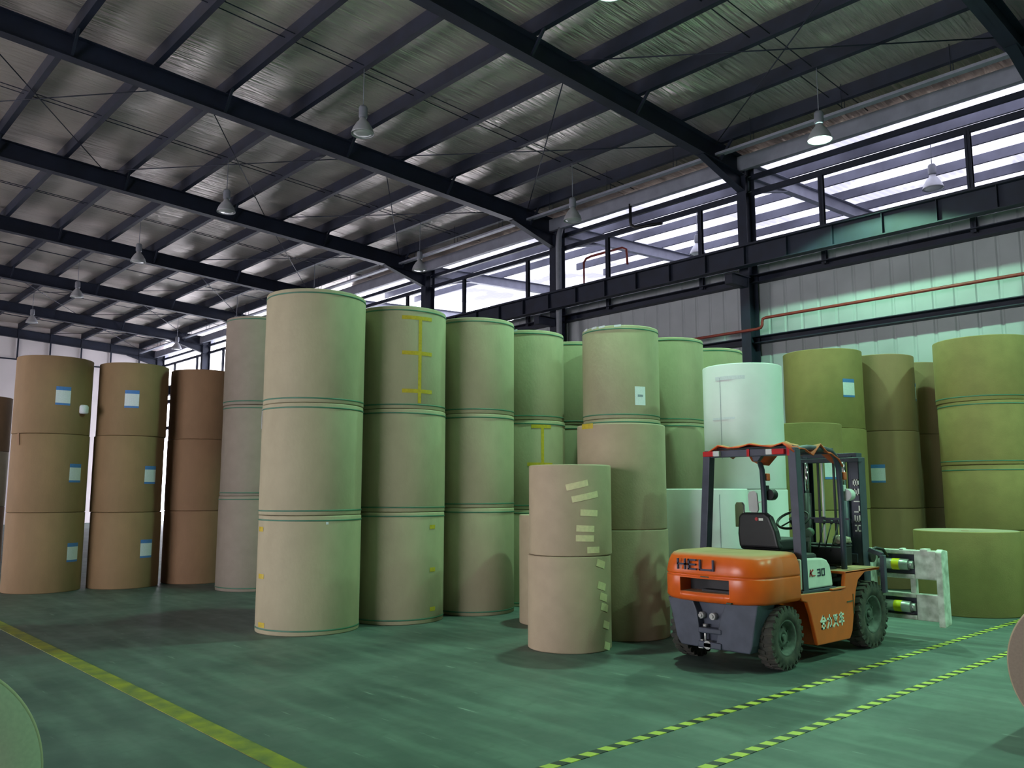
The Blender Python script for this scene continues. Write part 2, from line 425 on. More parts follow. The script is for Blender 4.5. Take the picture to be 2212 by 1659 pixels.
# valley gutter and the cable tray hung beside it
m = MB(); m.prism([(17.42,9.44),(17.50,9.44),(18.12,9.68),(18.12,9.92),(18.09,9.92),(18.09,9.70),(17.50,9.48),(17.45,9.48),(17.45,9.80),(17.42,9.80)], 'x', XL+.1, XR-.1)
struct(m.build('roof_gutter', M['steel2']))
t = empty('cable_tray', (0, 16.55, 9.58)); tag(t, 'galvanised cable tray hung under the roof beside the valley gutter', 'cable tray')
m = MB(); m.prism([(-.08,0),(.08,0),(.08,.06),(.07,.06),(.07,.01),(-.07,.01),(-.07,.06),(-.08,.06)], 'x', XL+.3, XR-.3); m.build('tray', M['steel2'], t)
x = XL+1
while x < XR-.5:
    m = MB(); m.cyl((x,-.075,.05), (x,.075,.05), .006, n=6); m.cyl((x,-.07,.05), (x,-.07,zp(16.5)+.31-9.58), .008, n=6); m.cyl((x,.07,.05), (x,.07,zp(16.5)+.31-9.58), .008, n=6); m.build('hanger', M['steel'], t); x += 2.17
# sag rods and wind bracing
m = MB()
for k in range(-6, 4):
    Xm = X1+BAY*k+BAY/2
    for dx, dz in ((0, .05), (-.42, .15)):
        for a, b in ((YC-.3, RIDGE), (RIDGE, YB)):
            m.cyl((Xm+dx, a, zp(a)+dz), (Xm+dx, b, zp(b)+dz), .011, n=6)
struct(m.build('sag_rods', M['steel']))
m = MB()
for k in range(-6, 4):
    xa, xb = X1+BAY*k, X1+BAY*(k+1)
    pan = [(11.45, 16.5)]
    if k in (-2, -5, 1): pan += [(6.7, 11.45), (1.95, 6.7)]
    for y0, y1 in pan:
        m.cyl((xa,y0,zp(y0)-.03), (xb,y1,zp(y1)-.03), .013, n=6); m.cyl((xb,y0,zp(y0)-.03), (xa,y1,zp(y1)-.03), .013, n=6)
struct(m.build('wind_bracing', M['steel']))
# end wall: hanging strip and rail below the last rafter
m = MB()
m.box((XL+.12, (YC-8)/2, 8.6), (.06, YC+8, .07))
for i in range(12):
    y = YC-1.2-i*1.55; m.box((XL+.1, y, (8.6+zp(y))/2), (.07, .07, zp(y)-8.6))
struct(m.build('trim_2', M['steel']))

# pixel -> point helpers (used to set things on real planes and surfaces)
fwd = Vector((-math.sin(YAW)*math.cos(PIT), math.cos(YAW)*math.cos(PIT), math.sin(PIT)))
rgt = Vector((math.cos(YAW), math.sin(YAW), 0)); upv = rgt.cross(fwd); EYEP = Vector((0, 0, EYE))
def ray(x, y): return fwd+rgt*((x-1106)/FPX)-upv*((y-829.5)/FPX)
def on_y(x, y, Y): r = ray(x, y); return EYEP+r*(Y/r.y)
def on_z(x, y, Z): r = ray(x, y); return EYEP+r*((Z-EYE)/r.z)
def place(xe, side, dep, r):
    lo, hi = -3000, 4000; d = dep+r*.95
    for _ in range(50):
        xc = (lo+hi)/2; u = (xc-1106)/FPX
        C = Vector((-math.sin(YAW)*d, math.cos(YAW)*d))+Vector((rgt.x, rgt.y))*(u*d*math.cos(PIT))
        D = C.length; al = math.asin(r/D); L = math.sqrt(D*D-r*r); a = math.atan2(-C.x, C.y)-side*al
        p = Vector((-math.sin(a)*L, math.cos(a)*L, 0)); px = 1106+FPX*(p @ rgt)/(p @ fwd)
        if px < xe: lo = xc
        else: hi = xc
    return (C.x, C.y)

# floor markings
m = MB(); m.box(((-40+3)/2, 2.57, .002), (43, .15, .004)); o = m.build('floor_line', M['yellowpaint']); tag(o, 'worn solid yellow line painted across the open floor in front of the rolls', 'floor line')
m = MB(); m.box((0, 0, .002), (.075, 14.8, .004)); o = m.build('hazard_tape', M['hazard']); o.location = (-3.71, 5.4, 0)
tag(o, 'yellow and black hazard tape on the floor, the strip next to the forklift', 'floor tape', 'hazard tape strips on the floor')
o2 = o.copy(); col.objects.link(o2); o2.location = (-3.07, 5.4, 0)
o2.data = o2.data.copy()
tag(o2, 'yellow and black hazard tape on the floor, the strip farther from the forklift', 'floor tape', 'hazard tape strips on the floor')

# pipes
def tubething(name, pts, r, mt, label, cat):
    m = MB(); m.tube(pts, r, 10); o = m.build(name, mt); tag(o, label, cat); return o
tubething('fire_pipe', [(XR-.3,17.55,5.72),(-10.22,17.55,5.72),(-10.30,17.55,5.70),(-10.32,17.55,5.62),(-10.32,17.55,5.56),(-10.36,17.55,5.50),(-10.45,17.55,5.48),(-23.0,17.55,5.48)], .035, M['redpipe'],
    'long dark red pipe along the corrugated wall, stepping down at the steel column', 'pipe')
tubething('drain_pipe', [(-14.15,17.45,9.5),(-14.15,17.45,9.0),(-14.14,17.46,8.9),(-14.0,17.5,8.8),(-13.2,17.6,8.76)], .045, M['black'],
    'short black drain pipe bent below the valley gutter', 'pipe')
tubething('sprinkler_pipe', [(-16.6,18.23,6.6),(-16.6,18.23,8.50),(-16.5,18.23,8.60),(-16.3,18.23,8.63),(-15.1,18.23,8.63),(-14.95,18.23,8.55),(-14.92,18.23,8.1)], .035, M['redpipe'],
    'thin red pipe looping up inside the high opening above the wall', 'pipe')
tubething('downpipe', [(-16.85,17.4,0),(-16.85,17.4,8.9),(-16.85,17.42,9.2),(-16.85,17.5,9.46)], .085, M['ballast'],
    'pale grey rainwater downpipe beside a steel column', 'pipe')

# ---------------------------------------------------------------- lamps
def lamp(x, y, z, ztop, lit, label, grp, light=True):
    r = empty('high_bay_lamp', (x, y, z)); tag(r, label, 'ceiling lamp', grp)
    m = MB(); m.lathe([(.235,0),(.23,.03),(.20,.12),(.13,.24),(.075,.30),(.07,.34),(.06,.34),(.062,.30),(.12,.235),(.19,.12),(.222,.02)], n=28, closed_prof=True)
    m.build('lamp_shade', M['lampshade'], r)
    m = MB(); m.lathe([(.0,.36),(.085,.36),(.09,.38),(.09,.56),(.07,.60),(.0,.60)], n=20); m.box((0,0,.345), (.05,.05,.04)); m.build('ballast_housing', M['ballast'], r, bevel=0)
    m = MB(); m.cyl((0,0,.60), (0,0,ztop-z), .009, n=6); m.build('cord', M['ballast'], r)
    m = MB(); m.lathe([(.0,-.01),(.12,-.004),(.218,.02),(.218,.03),(.0,.03)], n=28); m.build('lamp_glass', M['litglass' if lit else 'deadglass'], r)
    if lit and light:
        l = bpy.data.lights.new('lamp_light', 'SPOT'); l.energy = LAMP_POWER; l.color = LAMP_COL; l.spot_size = math.radians(127); l.spot_blend = .12; l.shadow_soft_size = .16
        o = bpy.data.objects.new('lamp_light', l); o.parent = r; o.location = (0, 0, -.03); col.objects.link(o)
    return r
G1 = 'high bay lamps on the row near the column line'; G2 = 'high bay lamps on the row over the aisle'
YA, YB2 = 15.03, 8.80
ord_ = ['', '', 'second', 'third', 'fourth', 'fifth', 'sixth']
for k in range(0, 6):
    x = (-7.55 if k else -7.43)-6.5*k
    lit = (k == 0)
    la = 'lit round high bay lamp hanging near the steel column above the truck' if lit else 'unlit high bay lamp by the column line, %s from the glowing one' % ['', 'first', 'second', 'third', 'fourth', 'fifth'][k]
    lamp(x, YA, 8.45, zp(YA)+.1, lit, la, G1)
    lb = 'lit high bay lamp cut by the top edge of the photo' if lit else 'unlit white high bay lamp over the aisle, %s away from the camera' % ['', 'nearest', 'second', 'third', 'fourth', 'fifth'][k]
    lamp(x, YB2, 8.87, zp(YB2)+.1, lit, lb, G2)
for k in (1, 2):
    lamp(-7.45+6.5*k, YA, 8.53, zp(YA)+.1, True, ['','lit high bay lamp by the column line, one bay right of the glowing one','lit high bay lamp by the column line, two bays right of the glowing one'][k], G1)
    lamp(-7.45+6.5*k, YB2, 8.97, zp(YB2)+.1, True, ['','lit high bay lamp over the aisle, first right of the half-cut one','lit high bay lamp over the aisle, second right of the half-cut one'][k], G2)
for px, py, la in ((2016, 408, 'pale bell lamp in the bright neighbouring hall, between two window posts'), (1507, 549, 'pale bell lamp in the bright neighbouring hall, half behind a window post')):
    p = on_z(px, py, 8.75); lamp(p.x, p.y, 8.75, zadj(p.y)+.29, False, la, 'high bay lamps of the neighbouring hall')

# ---------------------------------------------------------------- paper rolls
def patch(r, ang, z, wd, ht, mt, name, parent, tilt=0, off=.004, bands=None):
    """sheet stuck on a roll's side"""
    m = MB(); n = 8; rows = bands or [(0, 1, 0)]
    for z0, z1, mi in rows:
        m.mi = mi; R = []
        for zz in (z0, z1):
            R.append([])
            for i in range(n+1):
                u = (i/n-.5)*wd; v = (zz-.5)*ht
                uu = u*math.cos(tilt)-v*math.sin(tilt); vv = u*math.sin(tilt)+v*math.cos(tilt)
                a = ang+uu/r; R[-1].append(((r+off)*math.cos(a), (r+off)*math.sin(a), z+vv))
        m.loft(R, closed=False, caps=False)
    return m.build(name, mt, parent, fix=False)
BLUE = [(0,.11,1),(.11,.80,0),(.80,1,1)]
def lab_blue(o, r, ang, z, wd=.23, ht=.31):
    e = patch(r, ang, z, wd, ht, [M['paperlab'], M['bluelab']], 'paper_label', o, bands=BLUE); e['label'] = 'white label with blue header and footer'
    for i in range(5): pass
    return e
def on_roll(px, py, C, r):
    d = ray(px, py); ox, oy = -C[0], -C[1]
    A = d.x*d.x+d.y*d.y; B = ox*d.x+oy*d.y; Q = ox*ox+oy*oy-r*r; s = B*B-A*Q
    t = (-B-math.sqrt(max(s, 0)))/A
    return math.atan2(t*d.y-C[1], t*d.x-C[0]), EYE+t*d.z
def roll(C, z0, r, H, mt, label, group, straps=(), name='paper_roll'):
    o = empty(name, (C[0], C[1], z0)); tag(o, label, 'paper roll', group)
    m = MB(); H -= .004
    m.lathe([(.05,.012),(r-.012,0),(r-.003,.004),(r,.014),(r,H-.014),(r-.003,H-.004),(r-.012,H),(.05,H-.012)], n=80, closed_prof=True)
    for f in m.bm.faces: f.material_index = 1 if abs(f.normal.z) > .5 or f.calc_center_median().xy.length < r-.02 else 0
    m.build('paper_winding', [mt, M['endgrain']], o)
    m = MB(); m.lathe([(.038,.01),(.05,.01),(.05,H-.008),(.038,H-.008)], n=20, closed_prof=True); m.build('core_tube', M['kraft2'], o)
    for z, tl in straps:
        m = MB(); n = 72; rings = []; ph = random.uniform(0, 6)
        for rr, dz in ((r+.003,-.009),(r+.006,-.005),(r+.006,.005),(r+.003,.009)):
            rings.append([(rr*math.cos(2*PI*i/n), rr*math.sin(2*PI*i/n), z+dz+tl*math.cos(2*PI*i/n+ph)) for i in range(n)])
        m.loft(rings, caps=False); m.build('strap', M['strap'], o)
    return o
TMB = ['bottom', 'middle', 'top']
def stack(C, r, hs, mt, where, grp, straps=None, jit=.012, rs=None, names=None):
    out = []; z = 0; n = len(hs)
    nm = names or ({1: [''], 2: ['bottom', 'top'], 3: TMB, 4: ['bottom', 'second', 'third', 'top']}[n])
    for i, H in enumerate(hs):
        c = (C[0]+random.uniform(-jit, jit), C[1]+random.uniform(-jit, jit)); rr = (rs[i] if rs else r)
        lab = where.replace('#', nm[i])
        out.append((roll(c, z, rr, H, mt[i] if isinstance(mt, list) else mt, lab, grp, straps[i] if straps else ()), c, rr, z)); z += H
    return out
def lab_at(S, i, px, py, kind='blue', wd=.23, ht=.31):
    o, C, r, z = S[i]; a, zz = on_roll(px, py, C, r)
    if kind == 'blue': return lab_blue(o, r, a, zz-z, wd, ht)
    e = patch(r, a, zz-z, wd, ht, M['paperlab'], 'paper_label', o); e['label'] = 'plain white label'
    patch(r, a, zz-z, wd*.5, ht*.12, M['inklab'], 'printed_block', e, off=.006); return e
def tape_at(S, i, px, py, wd, ht, tilt=0, mt='tapey', name='tape_strip'):
    o, C, r, z = S[i]; a, zz = on_roll(px, py, C, r); zz = min(max(zz-z, ht/2+.01), 3)
    return patch(r, a, zz, wd, ht, M[mt], name, o, tilt)
ST = .055
def green(H): return ((ST, .004), (H-ST, .004))

GB = 'brown paper rolls stacked at the back left'
S = stack((-23.37,4.25), .6, [1.3,1.3,1.3], [M['kraft2'],M['pinkish'],M['kraft2']], '# roll of the stack cut by the left edge behind the brown rolls', 'paper rolls at the left edge')
S = stack((-15.95,3.94), .592, [1.30,1.30,1.31], M['kraft'], '# brown roll of the leftmost full stack with blue and white labels', GB)
lab_at(S, 2, 137, 855); lab_at(S, 1, 163, 1022); lab_at(S, 0, 157, 1193)
e = patch(.595, on_roll(40, 955, S[1][1], .592)[0], 1.2, .05, .2, M['kraft2'], 'torn_flap', S[1][0], .1, .012)
S1 = S
m = MB(); a, zz = on_roll(178, 884, S[2][1], .592); m.lathe([(.0,0),(.06,.0),(.075,.02),(.075,.12),(.05,.15),(0,.155)], Matrix.Translation((.62*math.cos(a), .62*math.sin(a), zz-S[2][3]-.08)), n=16); m.build('wrapped_end', M['paperlab'], S[2][0])['label'] = 'pale crumpled wrapper end'
S = stack((-15.72,5.16), .577, [1.29,1.32,1.28], M['kraft'], '# brown roll of the second stack from the left, with labels', GB)
lab_at(S, 2, 285, 862); lab_at(S, 1, 325, 1026); lab_at(S, 0, 316, 1185)
S = stack((-15.68,6.45), .6, [1.3,1.3,1.29], M['kraft2'], '# roll of the unlabelled darker brown stack third from the left', GB)
GG = 'grey kraft rolls in the long row'
g16 = [green(1.6)]*3
S = stack((-14.48,6.97), .6, [1.62,1.58,1.61], M['dull'], '# roll of the pale stack just behind the nearest tall one', GG, [((ST,.004),(1.57,.004)), ((ST,.004),(1.53,.004)), ((ST,.004),(1.56,.004))]) if False else stack((-13.85,6.68), .585, [1.57,1.54,1.53], M['dull'], '# roll of the pale stack just behind the nearest tall one', GG, [green(1.57), green(1.54), green(1.53)])
SP4 = S
S = stack((-9.34,5.24), .611, [1.36,1.32,1.38], M['grey'], '# roll of the nearest and tallest looking stack, green strapped', GG, [green(1.36), green(1.32), green(1.38)])
for py in (1143, 1245, 1350): tape_at(S, 0, 564, py, .14, .055)
patch(.611, on_roll(707, 1120, S[0][1], .611)[0], 1.27, .03, .03, M['paperlab'], 'tape_spot', S[0][0])
lab_at(S, 1, 566, 905, 'plain', .14, .24); S5 = S
S = stack((-9.27,6.50), .6, [1.38,1.31,1.34], M['grey'], '# roll of the second stack in the row, with yellow tape', GG, [green(1.38), green(1.31), green(1.34)])
for py in (1138, 1230, 1315): tape_at(S, 0, 934, py, .10, .05)
tape_at(S, 2, 907, 778, .045, 1.12)
for py in (687, 763, 845): tape_at(S, 2, 903, py, .42, .05)
S6 = S
S = stack((-9.16,7.71), .56, [1.42,1.28,1.34], M['grey'], '# roll of the third stack in the row, plain grey with green straps', GG, [green(1.42), green(1.28), green(1.34)])
S = stack((-9.32,8.90), .58, [1.38,1.31,1.35], M['grey'], '# roll of the fourth stack in the row, behind the low beige pair', GG, [green(1.38), green(1.31), green(1.35)])
for q in (.3, .9, 1.5): patch(.58, -PI/2-.4+q*.6, 1.335, .10, .03, M['paperlab'], 'torn_edge', S[2][0], .1, .006)
tape_at(S, 1, 1172, 962, .045, .55); tape_at(S, 1, 1170, 921, .32, .05); tape_at(S, 1, 1168, 1003, .4, .05)
S = stack((-9.5,10.12), .58, [1.38,1.31,1.35], M['grey'], '# roll of the narrow-looking stack behind the fourth in the row', GG, [green(1.38), green(1.31), green(1.35)])
S = stack(place(1121, -1, 10.5, .42), .42, [1.35], M['pinkish'], 'lone low beige roll half hidden behind the taped beige pair', 'beige rolls in front of the row')
S = stack((-8.08,9.68), .57, [1.36,1.32,1.36], M['grey'], '# green strapped roll of the stack behind the beige pair by the forklift', GG, [green(1.36), green(1.32), green(1.36)])
lab_at(S, 2, 1383, 855, 'plain', .17, .27)
for q in (.2, .8, 1.2, 1.9): patch(.57, -PI/2-.5+q*.6, 1.345, .10, .03, M['paperlab'], 'torn_edge', S[2][0], .1, .006)
S = stack((-6.47,7.72), .519, [1.21,1.20], M['pinkish'], '# roll of the beige pair next to the forklift tail', 'beige rolls in front of the row')
tape_at(S, 1, 1268, 921, .2, .06)
S = stack((-6.36,6.70), .445, [.97,.95], M['pinkish'], '# roll of the short front pair mended with masking tape', 'beige rolls in front of the row')
for px, py, wd, tl in ((1247,1048,.24,.22),(1265,1073,.30,.2),(1273,1108,.2,-.05),(1265,1142,.2,-.05),(1264,1163,.2,-.03),(1282,1188,.15,0)): tape_at(S, 1, px, py, wd, .065, tl, 'tapeb')
for px, py in ((1298,1218),(1300,1266),(1304,1290),(1306,1312),(1310,1350),(1312,1398)): tape_at(S, 0, px, py, .13, .075, -.3, 'tapeb')
S = stack((-8.2,10.98), .585, [1.38,1.32,1.34], M['grey'], '# roll of the green lit stack left of the white rolls', 'kraft rolls behind the forklift', [green(1.38), green(1.32), green(1.34)])
lab_at(S, 1, 1525, 882, 'plain', .17, .27)
S = stack((-8.31,12.3), .585, [1.38,1.32,1.34], M['grey'], '# roll of the stack right behind the topmost white roll', 'kraft rolls behind the forklift', [green(1.38), green(1.32), green(1.34)])
WG = 'white paper rolls behind the forklift'
S = stack((-6.42,10.32), .54, [1.67,1.70], M['white'], '# roll of the tall white stack behind the forklift', WG)
o_, C_, r_, z_ = S[1]; a_, q_ = on_roll(1557, 880, C_, r_)
patch(r_, a_, q_-z_-.15, .006, 1.1, M['inklab'], 'wrapper_seam', o_); patch(r_, a_+.05, .95, .34, .03, M['paperlab'], 'clear_tape', o_); patch(r_, a_+.25, 1.5, .42, .05, M['paperlab'], 'clear_tape', o_)
S = stack((-6.27,9.12), .54, [1.675], M['white'], 'single white roll standing in front of the white stack', WG)
o_, C_, r_, z_ = S[0]; patch(r_, on_roll(1556, 1130, C_, r_)[0], .85, .006, 1.5, M['inklab'], 'wrapper_seam', o_)
GO = 'brown kraft rolls along the corrugated wall'
S = stack((-7.0,13.84), .65, [1.36,1.33,1.35], M['olive'], '# roll of the wide olive brown stack above the forklift mast', GO); lab_at(S, 2, 1834, 838)
S = stack((-6.7,12.46), .6, [1.36,1.33], M['olive'], '# roll of the lower olive brown pair behind the forklift mast', GO); lab_at(S, 1, 1795, 1013)
S = stack((-6.58,15.1), .6, [1.36,1.33,1.35], M['kraft'], '# roll of the shaded brown stack with labels near the wall', GO); lab_at(S, 2, 1980, 848); lab_at(S, 1, 1897, 1023)
S = stack((-6.5,16.35), .58, [1.36,1.33,1.33], M['kraft'], '# roll of the dark narrow-looking stack nearest the corrugated wall', GO)
S = stack(place(2036, -1, 13.3, .74), .74, [1.04,1.03,1.03,1.06], M['olive'], '# roll of the tall four-high stack at the right edge', 'wide rolls at the right edge', [(), ((.95,.003),), ((.06,.003),(.97,.003)), ((.07,.003),)])
c18 = (-4.43, 12.66)
S = stack(c18, .66, [1.11], M['olive'], 'single low brown roll with pale top behind the clamp', 'wide rolls at the right edge')
S = stack(place(2205, -1, 11.1, .64), .64, [1.11], M['olive'], 'low brown roll at the right edge beside the other low one', 'wide rolls at the right edge')
# rolls lying on their sides near the camera
def lying(c, r, L, axis, mt, label, em):
    o = roll((0, 0), 0, r, L, mt, label, 'rolls lying on their sides by the camera')
    if axis == 'y': o.rotation_euler = (-PI/2, 0, 0)
    else: o.rotation_euler = (0, -PI/2, 0)
    o.location = c; next(c_ for c_ in bpy.data.objects if c_.parent == o and c_.name.startswith('paper_winding')).data.materials[1] = em; return o
lying((-1.51, 6.31, .503), .5, 1.2, 'y', M['pinkish'], 'roll lying on its side, cut by the right edge of the photo', M['end_dark'])
lying((-3.85, .50, .512), .509, 1.2, 'x', M['grey'], 'roll lying on its side, cut by the bottom left corner', M['end_light'])

# ---------------------------------------------------------------- forklift
SEG = {  # stroke lettering in a unit box
 'H': [[(0,0),(0,1)],[(1,0),(1,1)],[(0,.5),(1,.5)]], 'E': [[(1,1),(0,1),(0,0),(1,0)],[(0,.5),(.9,.5)]],
 'L': [[(0,1),(0,0),(1,0)]], 'I': [[(.5,0),(.5,1)]], 'K': [[(0,0),(0,1)],[(1,1),(0,.45)],[(.25,.55),(1,0)]],
 '3': [[(0,1),(1,1),(1,0),(0,0)],[(.15,.5),(1,.5)]], '0': [[(0,0),(0,1),(1,1),(1,0),(0,0)]], '2': [[(0,1),(1,1),(1,.5),(0,.5),(0,0),(1,0)]],
 '8': [[(0,0),(0,1),(1,1),(1,0),(0,0)],[(0,.5),(1,.5)]], '-': [[(0,.5),(1,.5)]],
 '合': [[(.5,1),(.02,.6)],[(.5,1),(.98,.6)],[(.28,.6),(.72,.6)],[(.22,.4),(.78,.4),(.78,.02),(.22,.02),(.22,.4)]],
 '力': [[(.08,.72),(.88,.72),(.82,.04),(.62,.1)],[(.5,1),(.45,.5),(.08,0)]],
 '叉': [[(.12,.88),(.86,.88),(.56,.36),(.05,0)],[(.2,.8),(.5,.36),(.95,0)],[(.36,.72),(.52,.56)]],
 '车': [[(.12,.86),(.9,.86)],[(.46,1),(.2,.52),(.85,.52)],[(.03,.27),(.97,.27)],[(.56,.68),(.56,0)]]}
def letter(mb, ch, o, ux, uy, w, h, t, depth=.004):
    ux, uy, o = Vector(ux), Vector(uy), Vector(o); n = ux.cross(uy)
    for st in SEG[ch]:
        for a, b in zip(st, st[1:]):
            p = o+ux*(a[0]*w)+uy*(a[1]*h); q = o+ux*(b[0]*w)+uy*(b[1]*h); d = (q-p).normalized()*t/2
            mb.bar(p-d, q+d, t, depth, up=n)
truck = empty('forklift', (-4.70, 7.28, 0))
tag(truck, 'orange counterbalance forklift with roll clamp parked beside the hazard tape', 'forklift')
# local frame: x right (towards the camera side), y forward, z up; origin under the rear axle
def T(name, mb, mt, bevel=0, parent=truck, label=None, seg=2):
    o = mb.build(name, mt, parent, bevel, seg)
    if label: o['label'] = label
    return o
# counterweight
def cw_ring(z, ins, n=14):
    w, y0, y1, rc = .575-ins, -.50+ins, .24, .30
    pts = [(w, y1), (w, y0+rc)]
    for i in range(1, n): a = i/n*PI/2; pts.append((w-rc+rc*math.cos(a), y0+rc-rc*math.sin(a)))
    for i in range(0, 9): u = 1-i/8*2; pts.append((u*(w-rc), y0-.02*(1-u*u)))
    for i in range(1, n): a = PI/2-i/n*PI/2; pts.append((-(w-rc)-rc*math.cos(a), y0+rc-rc*math.sin(a)))
    pts += [(-w, y0+rc), (-w, y1)]
    return [(x, y, z) for x, y in pts]
m = MB()
m.loft([cw_ring(z, i) for z, i in ((.60,.05),(.61,.02),(.64,.0),(.825,.0),(.838,.003),(.845,.016),(.852,.003),(.865,.0),(.95,.012),(1.01,.03),(1.04,.05),(1.055,.08),(1.06,.13))])
cw = T('counterweight', m, M['orange'])
c = MB(); c.box((-.0, -.5, .757), (.54, .36, .125)); c = c.build('cutter', M['orange']); c.parent = truck; cut(cw, c)
m = MB(); m.box((0, -.327, .757), (.535, .012, .12)); m.box((.08,-.38,.706), (.30,.11,.02)); T('vent_recess', m, M['black'], parent=cw)
m = MB()
for ch, x0, w_ in (('H', -.27, .08), ('E', -.145, .075), ('L', -.02, .12), ('I', .085, .08)): letter(m, ch, (x0, -.528, .905), (1,0,0), (0,0,1), w_, .085, .016, .02)
m.bar((.09,-.525,.905),(.13,-.525,.905),.016,.02); T('brand_lettering', m, M['ink'], parent=cw, label='dark HELI lettering')
m = MB(); m.box((.02,-.518,.84),(.09,.006,.01)); m.box((.27,-.50,.618),(.05,.03,.012)); T('small_sticker', m, M['greenish'], parent=cw)
# rear skirt
m = MB()
m.prism([(-.50,.61),(-.21,.61),(-.16,.50),(-.13,.27),(-.12,.17),(-.35,.17),(-.40,.24),(-.45,.45)], 'y', -.40, -.10)
m.prism([(.50,.61),(.16,.61),(.09,.44),(.05,.27),(.04,.17),(.40,.17),(.43,.24),(.46,.42)], 'y', -.40, -.10)
m.box((-.02,-.26,.39), (.36,.10,.42)); m.box((-.02,-.34,.33), (.26,.14,.05)); m.box((-.02,-.32,.20), (.26,.2,.06))
sk = T('rear_skirt', m, M['grey_paint'], .012)
m = MB()
m.bm.free()
for x in (-.14, -.01):
    m = MB(); m.cyl((x,-.37,.46), (x,-.30,.46), .032, n=14); m.cyl((x,-.385,.46), (x,-.37,.46), .018, n=8); T('bolt', m, M['silver'], parent=sk)
m = MB(); m.cyl((-.09,-.37,.18), (-.09,-.37,.36), .013, n=10); m.cyl((-.09,-.37,.36), (-.09,-.37,.385), .022, n=10); m.box((-.13,-.37,.20),(.05,.05,.08)); m.cyl((-.04,-.42,.20),(-.04,-.36,.20),.04,n=14)
T('tow_pin', m, M['silver'], parent=sk)
# chassis
m = MB()
m.prism([(.24,.64),(.27,.60),(.36,.58),(.43,.44),(.48,.30),(.53,.16),(1.20,.15),(1.26,.22),(1.33,.46),(1.38,.62),(1.44,.72),(1.60,.79),(1.98,.80),(1.98,.825),(1.16,.825),(1.12,.66),(1.06,.645),(.24,.665)], 'x', .53, .57)
m.prism([(.24,.64),(.27,.60),(.36,.58),(.43,.44),(.48,.30),(.53,.16),(1.20,.15),(1.26,.22),(1.33,.46),(1.38,.62),(1.44,.72),(1.60,.79),(1.98,.80),(1.98,.825),(1.16,.825),(1.12,.66),(1.06,.645),(.24,.665)], 'x', -.57, -.53)
m.box((0, .85, .40), (1.06, .64, .48)); m.box((.42, 1.56, .81), (.30, .82, .03)); m.box((-.42, 1.56, .81), (.30, .82, .03))
m.box((0, .28, .5), (.7, .55, .2)); m.box((.55,1.00,.665),(.06,.3,.02))
ch = T('chassis', m, M['orange'], .01)
m = MB()
for i, c_ in enumerate('合力叉车'): letter(m, c_, (.573, .60+i*.125, .31), (0,1,0), (0,0,1), .10, .115, .019, .004)
T('side_lettering', m, M['whiteink'], parent=ch, label='white Chinese lettering')
m = MB(); m.box((.573, 1.22, .52), (.004,.12,.012)); m.box((.573,1.30,.49),(.004,.01,.2)); T('small_sticker', m, M['greenish'], parent=ch)
# engine cover and side panel
m = MB(); m.box((0, .50, .84), (.92, .62, .36)); m.box((0,.95,.70),(.86,.5,.06)); T('engine_cover', m, M['black'], .03)
m = MB()
pp = [(.33,.69),(.97,.69),(.955,.80),(.92,.90),(.86,.955),(.78,.975),(.33,.985)]
m.prism(pp, 'x', .40, .53); sp_ = T('side_panel', m, M['cream'], .015, label='white side panel marked K 30')
m = MB(); letter(m, 'K', (.533,.505,.815), (0,1,.0), (0,.25,1), .045, .055, .014); m.box((.533,.585,.815),(.004,.05,.008)); T('red_letter', m, M['redink'], parent=sp_)
m = MB(); letter(m, '3', (.533,.66,.81), (0,1,0), (0,0,1), .05, .06, .013); letter(m, '0', (.533,.745,.81), (0,1,0), (0,0,1), .05, .06, .013); T('model_number', m, M['ink'], parent=sp_)
m = MB(); m.prism([(.32,.66),(1.0,.66),(1.0,.685),(.32,.685)], 'x', .40, .55); T('panel_sill', m, M['guard'], .004)
# overhead guard
m = MB()
for s in (-1, 1):
    x = s*.455
    zl = .66 if s > 0 else 1.0
    m.bar((.505 if s > 0 else -.59,.40,zl), (.465 if s > 0 else -.525,.42,2.05), .085, .10, up=(0,1,0))
    m.tube([(x,.42,2.04),(x,.7,2.075),(x,1.05,2.075),(x,1.20,2.055),(x,1.30,2.0),(x,1.36,1.88),(x,1.38,1.55),(x,1.38,1.2),(x,1.38,.80)], .032, 8)
m.box((-.03,.42,2.03), (1.06,.08,.075))
for y in (.62,.80,.98,1.16): m.box((0,y,2.06), (.9,.03,.03))
m.box((0,.84,2.085), (.92,.84,.012))
m.box((0,1.24,2.05),(.9,.06,.04)); m.prism([(.0,2.0),(.12,2.0),(.07,1.94),(.02,1.94)],'y',.40,.46)
gd = T('overhead_guard', m, M['guard'], .008)
m = MB(); m.box((.455+.041,.43,1.72),(.004,.03,.03)); T('reflector', m, M['whiteink'], parent=gd)
m = MB(); m.box((-.02,.375,2.03), (.03,.012,.078)); m.box((.43,.375,2.03), (.03,.012,.085)); T('red_band', m, M['red'], parent=gd)
for x, s in ((-.42, -1), (.27, 1)):
    m = MB(); m.box((x+s*.065,.36,2.03), (.13,.05,.055)); o = T('tail_lamp', m, M['red'], .006, parent=gd)
    m = MB(); m.box((x-s*.035,.36,2.03), (.07,.05,.055)); l = T('amber_section', m, M['amber'], .006, parent=o) if False else m.build('reversing_lens', M['lens'], o, .006)
m = MB(); n = 14
R_ = []
for iy in range(n):
    y = .36+iy/(n-1)*1.02; row = []
    for ix in range(9):
        x = -.50+ix/8*1.0
        z = 2.105+.02*math.sin(ix*1.9+iy*.7)+.015*math.sin(iy*2.1)
        if y > 1.18: z -= (y-1.18)*(.8 if ix in (0,1,7,8) else .3)
        if ix in (0, 8): z -= .05+.04*math.sin(iy*1.3+ix)
        row.append((x, y, z))
    R_.append(row)
